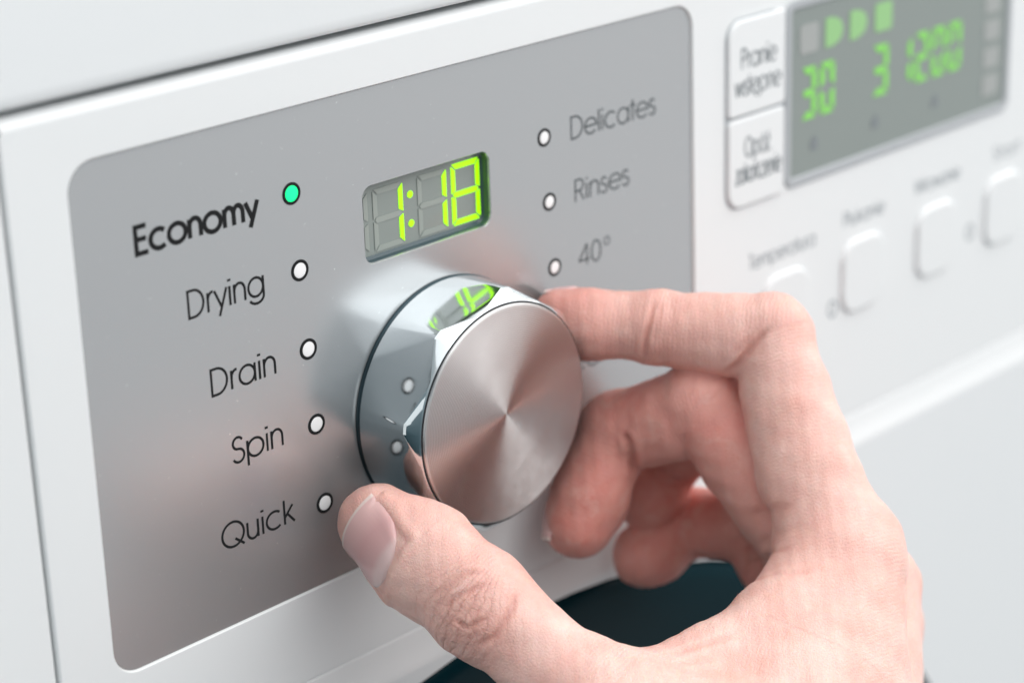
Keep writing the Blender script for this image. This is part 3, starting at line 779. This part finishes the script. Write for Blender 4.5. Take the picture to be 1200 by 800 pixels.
# ---- sample the field near the surface only, then surface nets
allj = np.array(list(H.values()))
lo = allj.min(0) - 20; hi = allj.max(0) + 20
CO = 4 * VOX
nc = np.ceil((hi - lo) / CO).astype(int)
gx = [lo[i] + CO * (np.arange(nc[i]) + .5) for i in range(3)]
cg = np.stack(np.meshgrid(*gx, indexing='ij'), -1).reshape(-1, 3)
cd = np.concatenate([field(cg[i:i + 200000]) for i in range(0, len(cg), 200000)]).reshape(nc)
act = np.abs(cd) < CO * 1.9
F = np.where(np.repeat(np.repeat(np.repeat(cd, 4, 0), 4, 1), 4, 2) < 0, -9.0, 9.0).astype(np.float32)
ai = np.argwhere(np.repeat(np.repeat(np.repeat(act, 4, 0), 4, 1), 4, 2)).astype(np.int32)
vals = np.empty(len(ai), np.float32)
for i in range(0, len(ai), 200000):
    q = lo + VOX * (ai[i:i + 200000] + .5); vals[i:i + 200000] = field(q)
F[ai[:, 0], ai[:, 1], ai[:, 2]] = vals
S_ = F < 0
def sh(A, d): return A[d[0]:A.shape[0] - 1 + d[0], d[1]:A.shape[1] - 1 + d[1], d[2]:A.shape[2] - 1 + d[2]]
corners = [(i, j, k) for i in (0, 1) for j in (0, 1) for k in (0, 1)]
cnt = sum(sh(S_, c).astype(np.int8) for c in corners)
cells = np.argwhere((cnt > 0) & (cnt < 8))
vid = -np.ones(cnt.shape, np.int32); vid[cells[:, 0], cells[:, 1], cells[:, 2]] = np.arange(len(cells))
acc = np.zeros((len(cells), 3)); num = np.zeros(len(cells))
for a_ in corners:
    for ax in range(3):
        if a_[ax]: continue
        b_ = list(a_); b_[ax] = 1
        fa = F[tuple((cells + a_).T)]; fb = F[tuple((cells + b_).T)]
        x = (fa < 0) != (fb < 0); t_ = np.where(x, fa / np.where(x, fa - fb, 1), 0)
        pt = np.array(a_, float)[None] + 0 * acc; pt[:, ax] += t_
        acc += pt * x[:, None]; num += x
V = lo + VOX * (cells + acc / num[:, None] + .5)
quads = []
for ax in range(3):
    o1, o2 = (ax + 1) % 3, (ax + 2) % 3
    n_ = list(F.shape); sl0 = [slice(None)] * 3; sl1 = [slice(None)] * 3
    sl0[ax] = slice(0, n_[ax] - 1); sl1[ax] = slice(1, n_[ax])
    cr_ = np.argwhere(S_[tuple(sl0)] != S_[tuple(sl1)])
    ok = (cr_[:, o1] > 0) & (cr_[:, o2] > 0) & (cr_[:, o1] < n_[o1] - 1) & (cr_[:, o2] < n_[o2] - 1); cr_ = cr_[ok]
    ids = []
    for d1, d2 in ((-1, -1), (0, -1), (0, 0), (-1, 0)):
        c_ = cr_.copy(); c_[:, o1] += d1; c_[:, o2] += d2; ids.append(vid[tuple(c_.T)])
    q = np.stack(ids, 1); inside = S_[tuple(cr_.T)]
    q[~inside] = q[~inside][:, ::-1]
    quads.append(q)
Q = np.concatenate(quads); Q = Q[(Q >= 0).all(1)]
def grad(P, e=.25):
    g = np.zeros_like(P)
    for k_ in ((1, -1, -1), (-1, -1, 1), (-1, 1, -1), (1, 1, 1)):
        k_ = np.array(k_, np.float32); g += k_ * field(P + e * k_)[:, None]
    return g / np.maximum(np.linalg.norm(g, axis=1), 1e-9)[:, None]
for it in range(2):
    V = V - np.clip(field(V), -.5, .5)[:, None] * grad(V)
# a light relax keeps the seams between the bones from reading as edges
nb = np.zeros_like(V); deg = np.zeros(len(V))
def relax(V, w):
    nb[:] = 0; deg[:] = 0
    for i in range(4):
        a_, b_ = Q[:, i], Q[:, (i + 1) % 4]
        for ax in range(3):
            nb[:, ax] += np.bincount(a_, V[b_, ax], len(V)) + np.bincount(b_, V[a_, ax], len(V))
        deg[:] += np.bincount(a_, minlength=len(V)) + np.bincount(b_, minlength=len(V))
    return V * (1 - w) + w * nb / np.maximum(deg, 1)[:, None]
for it in range(3): V = relax(V, .5)
N = grad(V)
V, ATT = finish(V, N)

me = bpy.data.meshes.new('hand')
HO = np.array([30., -60., -60.])
me.vertices.add(len(V)); me.vertices.foreach_set('co', ((V - HO) * .001).astype(np.float32).ravel())
me.loops.add(len(Q) * 4); me.loops.foreach_set('vertex_index', Q.astype(np.int32).ravel())
me.polygons.add(len(Q)); me.polygons.foreach_set('loop_start', np.arange(0, len(Q) * 4, 4, dtype=np.int32))
me.update(calc_edges=True); me.validate()
me.polygons.foreach_set('use_smooth', np.ones(len(me.polygons), bool))
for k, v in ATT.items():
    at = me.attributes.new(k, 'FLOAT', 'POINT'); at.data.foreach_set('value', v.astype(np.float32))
m = M['skin'] = mat('skin', (.74, .50, .43), .46)
P_ = bsdf(m)
P_.inputs['Subsurface Weight'].default_value = .32
P_.inputs['Subsurface Radius'].default_value = (1.0, .38, .22)
P_.inputs['Subsurface Scale'].default_value = .0035
P_.inputs['Specular IOR Level'].default_value = .42
def attr(n_):
    a_ = nd(m, 'ShaderNodeAttribute'); a_.attribute_name = n_; return a_.outputs['Fac']
def math_(op, a, b=None):
    x = nd(m, 'ShaderNodeMath', operation=op)
    for i, v in enumerate((a, b)):
        if v is None: continue
        if isinstance(v, (int, float)): x.inputs[i].default_value = v
        else: link(m, v, x.inputs[i])
    return x.outputs[0]
def mixc(fac, a, b):
    x = nd(m, 'ShaderNodeMix', data_type='RGBA'); 
    if isinstance(fac, float): x.inputs[0].default_value = fac
    else: link(m, fac, x.inputs[0])
    for i, v in ((6, a), (7, b)):
        if isinstance(v, tuple): x.inputs[i].default_value = (*v, 1)
        else: link(m, v, x.inputs[i])
    return x.outputs[2]
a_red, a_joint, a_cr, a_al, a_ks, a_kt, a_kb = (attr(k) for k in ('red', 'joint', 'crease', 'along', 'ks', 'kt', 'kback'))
n1 = noise(m, 75, 4, .6).outputs[0]; n2 = noise(m, 420, 4, .65).outputs[0]; n3 = noise(m, 26, 2).outputs[0]
c0 = ramp(m, n1, [(.30, (.79, .435, .365)), (.5, (.855, .545, .475)), (.72, (.89, .625, .555))]).outputs[0]
c0 = mixc(maprange(m, n3, .35, .65, 0, .35).outputs[0], c0, (.845, .54, .455))
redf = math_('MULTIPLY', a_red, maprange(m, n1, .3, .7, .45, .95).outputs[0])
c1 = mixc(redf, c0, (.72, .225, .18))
n5 = noise(m, 190, 5, .7).outputs[0]
c1 = mixc(maprange(m, n5, .45, .7, 0, .38).outputs[0], c1, (.80, .42, .38))
c1 = mixc(maprange(m, n5, .48, .28, 0, .35).outputs[0], c1, (.87, .66, .60))
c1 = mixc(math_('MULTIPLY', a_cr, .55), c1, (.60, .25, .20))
c1 = mixc(maprange(m, n2, .40, .72, 0, .16).outputs[0], c1, (.70, .40, .34))
# folds over the thumb knuckle: bowed lines that close towards both sides
den = math_('SUBTRACT', 1.0, math_('MULTIPLY', math_('POWER', math_('DIVIDE', a_kt, 11.0), 2.0), .75))
kn_ = noise(m, 300, 3, .55); kd = math_('MULTIPLY', math_('SUBTRACT', kn_.outputs[0], .5), 2.6)
sw = math_('ADD', math_('DIVIDE', a_ks, math_('MAXIMUM', den, .25)), kd)
fold = math_('SINE', math_('MULTIPLY', sw, 2 * math.pi / 2.1))
fold = math_('POWER', maprange(m, fold, -1, 1, 0, 1).outputs[0], .35)       # narrow grooves between broad ridges
vt = nd(m, 'ShaderNodeTexCoord'); vo = nd(m, 'ShaderNodeTexVoronoi', feature='DISTANCE_TO_EDGE'); vo.inputs['Scale'].default_value = 560
dv = noise(m, 500, 2); dm = nd(m, 'ShaderNodeVectorMath', operation='SCALE'); dm.inputs['Scale'].default_value = .0012
link(m, dv.outputs[1], dm.inputs[0]); da = nd(m, 'ShaderNodeVectorMath', operation='ADD'); link(m, vt.outputs['Object'], da.inputs[0]); link(m, dm.outputs[0], da.inputs[1])
link(m, da.outputs[0], vo.inputs['Vector'])
cell = maprange(m, vo.outputs['Distance'], 0, .16, 0, 1).outputs[0]
kfold = math_('ADD', math_('MULTIPLY', fold, .75), math_('MULTIPLY', cell, .25))
c1 = mixc(math_('MULTIPLY', a_kb, math_('MULTIPLY', math_('SUBTRACT', 1.0, kfold), .55)), c1, (.58, .26, .21))
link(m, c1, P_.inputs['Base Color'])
# fine cross lines round the fingers and the little diamonds of skin
ld = math_('MULTIPLY', math_('SUBTRACT', noise(m, 500, 2).outputs[0], .5), 1.5)
lines = math_('SINE', math_('MULTIPLY', math_('ADD', a_al, ld), 2 * math.pi / .85))
lines = maprange(m, lines, -1, 1, 0, 1).outputs[0]
vo2 = nd(m, 'ShaderNodeTexVoronoi', feature='DISTANCE_TO_EDGE'); vo2.inputs['Scale'].default_value = 1500
link(m, da.outputs[0], vo2.inputs['Vector'])
cell2 = maprange(m, vo2.outputs['Distance'], 0, .22, 0, 1).outputs[0]
b1 = bump(m, cell2, .5, .00010)
b2 = bump(m, math_('MULTIPLY', lines, maprange(m, a_joint, 0, 1, .4, 1.0).outputs[0]), .45, .00010, b1)
b3 = bump(m, n2, .35, .00035, b2)
b4 = bump(m, math_('MULTIPLY', kfold, a_kb), .68, .0006, b3)
link(m, b4.outputs[0], P_.inputs['Normal'])
rg = maprange(m, n1, .3, .7, .40, .52); link(m, rg.outputs[0], P_.inputs['Roughness'])

m = M['nail'] = mat('nail', (.74, .50, .46), .26, 0, Coat_Weight=.3, Coat_Roughness=.2)
bsdf(m).inputs['Subsurface Weight'].default_value = .15; bsdf(m).inputs['Subsurface Radius'].default_value = (1, .4, .3); bsdf(m).inputs['Subsurface Scale'].default_value = .0015
nv_, nu_ = attr('nail_v'), attr('nail_u')
# pale half moon at the base, pink bed, whitish free edge
moon = math_('ADD', nv_, math_('MULTIPLY', math_('POWER', nu_, 2.0), .25))
cm = ramp(m, moon, [(0, (.76, .53, .51)), (.20, (.75, .52, .50)), (.30, (.72, .42, .41)), (.6, (.71, .40, .39)), (1, (.76, .47, .45))]).outputs[0]
fe = math_('ADD', nv_, math_('MULTIPLY', math_('POWER', nu_, 2.0), .03))
cm = mixc(maprange(m, fe, .955, .975, 0, 1).outputs[0], cm, (.80, .62, .57))
link(m, cm, bsdf(m).inputs['Base Color'])
rid = math_('SINE', math_('MULTIPLY', nu_, 60.0)); nb1 = bump(m, rid, .03, .00004); link(m, nb1.outputs[0], bsdf(m).inputs['Normal'])

hand = obj('hand', me, M['skin'])
hand.location = W(HO)
hand['label'] = 'bare pale hand gripping the chrome knob between thumb and forefinger'
hand['category'] = 'hand'

# ---- finger nails
def march(p, d_):
    p = p.copy()
    for it in range(40):
        p = p + d_ * np.clip(field(p), -3, 3)[:, None] * .8
    return p
for nl in NAILS:
    c0, ax_, n_ = (np.array(nl[k]) for k in ('base', 'axis', 'normal')); ax_ = unit(ax_); n_ = unit(n_ - ax_ * (n_ @ ax_)); s_ = np.cross(ax_, n_)
    Ln, Wn, nu, nv = nl['length'], nl['width'], 24, 30
    P0, UV = [], []
    for j in range(nv + 1):
        v = j / nv
        for i in range(nu + 1):
            u = -1 + 2 * i / nu
            # rounded base, gently curved free edge
            wv = Wn / 2 * (1 - .16 * max(0, 1 - v / .35) ** 2)
            y_ = Ln * (v * (1 + .02) + (.17 * u * u * (1 - v) if v < 1 else 0) - .05 * u * u * v)
            ang = u * nl.get('wrap', .95)
            P0.append(c0 + ax_ * y_ + s_ * wv * math.sin(ang) / math.sin(nl.get('wrap', .95)) + n_ * 14); UV.append((u, v))
    P0 = np.array(P0); UV = np.array(UV)
    Pm = march(P0, -n_[None])
    hh = np.clip((Pm - c0) @ n_, -2, 13).reshape(nv + 1, nu + 1)
    flatp = (P0 - n_ * 14).reshape(nv + 1, nu + 1, 3)
    # the plate is stiffer than flesh: it cannot drop away faster than this towards its free edge or its sides
    for j in range(1, nv + 1): hh[j] = np.maximum(hh[j], hh[j - 1] - nl.get('slope', .38) * Ln / nv)
    cen = nu // 2
    for i in range(cen + 1, nu + 1):
        for a_, b_ in ((i, i - 1), (nu - i, nu - i + 1)):
            ds = np.linalg.norm(flatp[:, a_] - flatp[:, b_], axis=1)
            hh[:, a_] = np.maximum(hh[:, a_], hh[:, b_] - 1.9 * ds)
    for it in range(14):
        hh[1:-1] = .5 * hh[1:-1] + .25 * (hh[:-2] + hh[2:])
    U_, V_ = UV[:, 0].reshape(hh.shape), UV[:, 1].reshape(hh.shape)
    edge = np.maximum(np.abs(U_) ** 8 * (V_ < .86), (1 - V_) ** 14)
    hh = hh + nl.get('lift', .40) * (1 - edge) - .5 * edge
    Pm = (flatp + n_ * hh[:, :, None]).reshape(-1, 3)
    bm = bmesh.new()
    lay = bm.verts.layers.float.new('nail_v'); lau = bm.verts.layers.float.new('nail_u')
    ft = [bm.verts.new((p - HO) * .001) for p in Pm]; bt = [bm.verts.new((p - n_ * .5 - HO) * .001) for p in Pm]
    w_ = nu + 1
    for v_, (u, v) in zip(ft + bt, np.concatenate([UV, UV])): v_[lay] = v; v_[lau] = u
    for j in range(nv):
        for i in range(nu):
            a_ = j * w_ + i
            bm.faces.new((ft[a_], ft[a_ + 1], ft[a_ + w_ + 1], ft[a_ + w_])); bm.faces.new((bt[a_], bt[a_ + w_], bt[a_ + w_ + 1], bt[a_ + 1]))
    bd = [j * w_ for j in range(nv + 1)] + [nv * w_ + i for i in range(1, w_)] + [j * w_ + nu for j in range(nv - 1, -1, -1)] + [i for i in range(nu - 1, 0, -1)]
    for a_, b_ in zip(bd, bd[1:] + bd[:1]): bm.faces.new((ft[a_], ft[b_], bt[b_], bt[a_]))
    obj(nl['name'], bm, M['nail'], hand, 60)
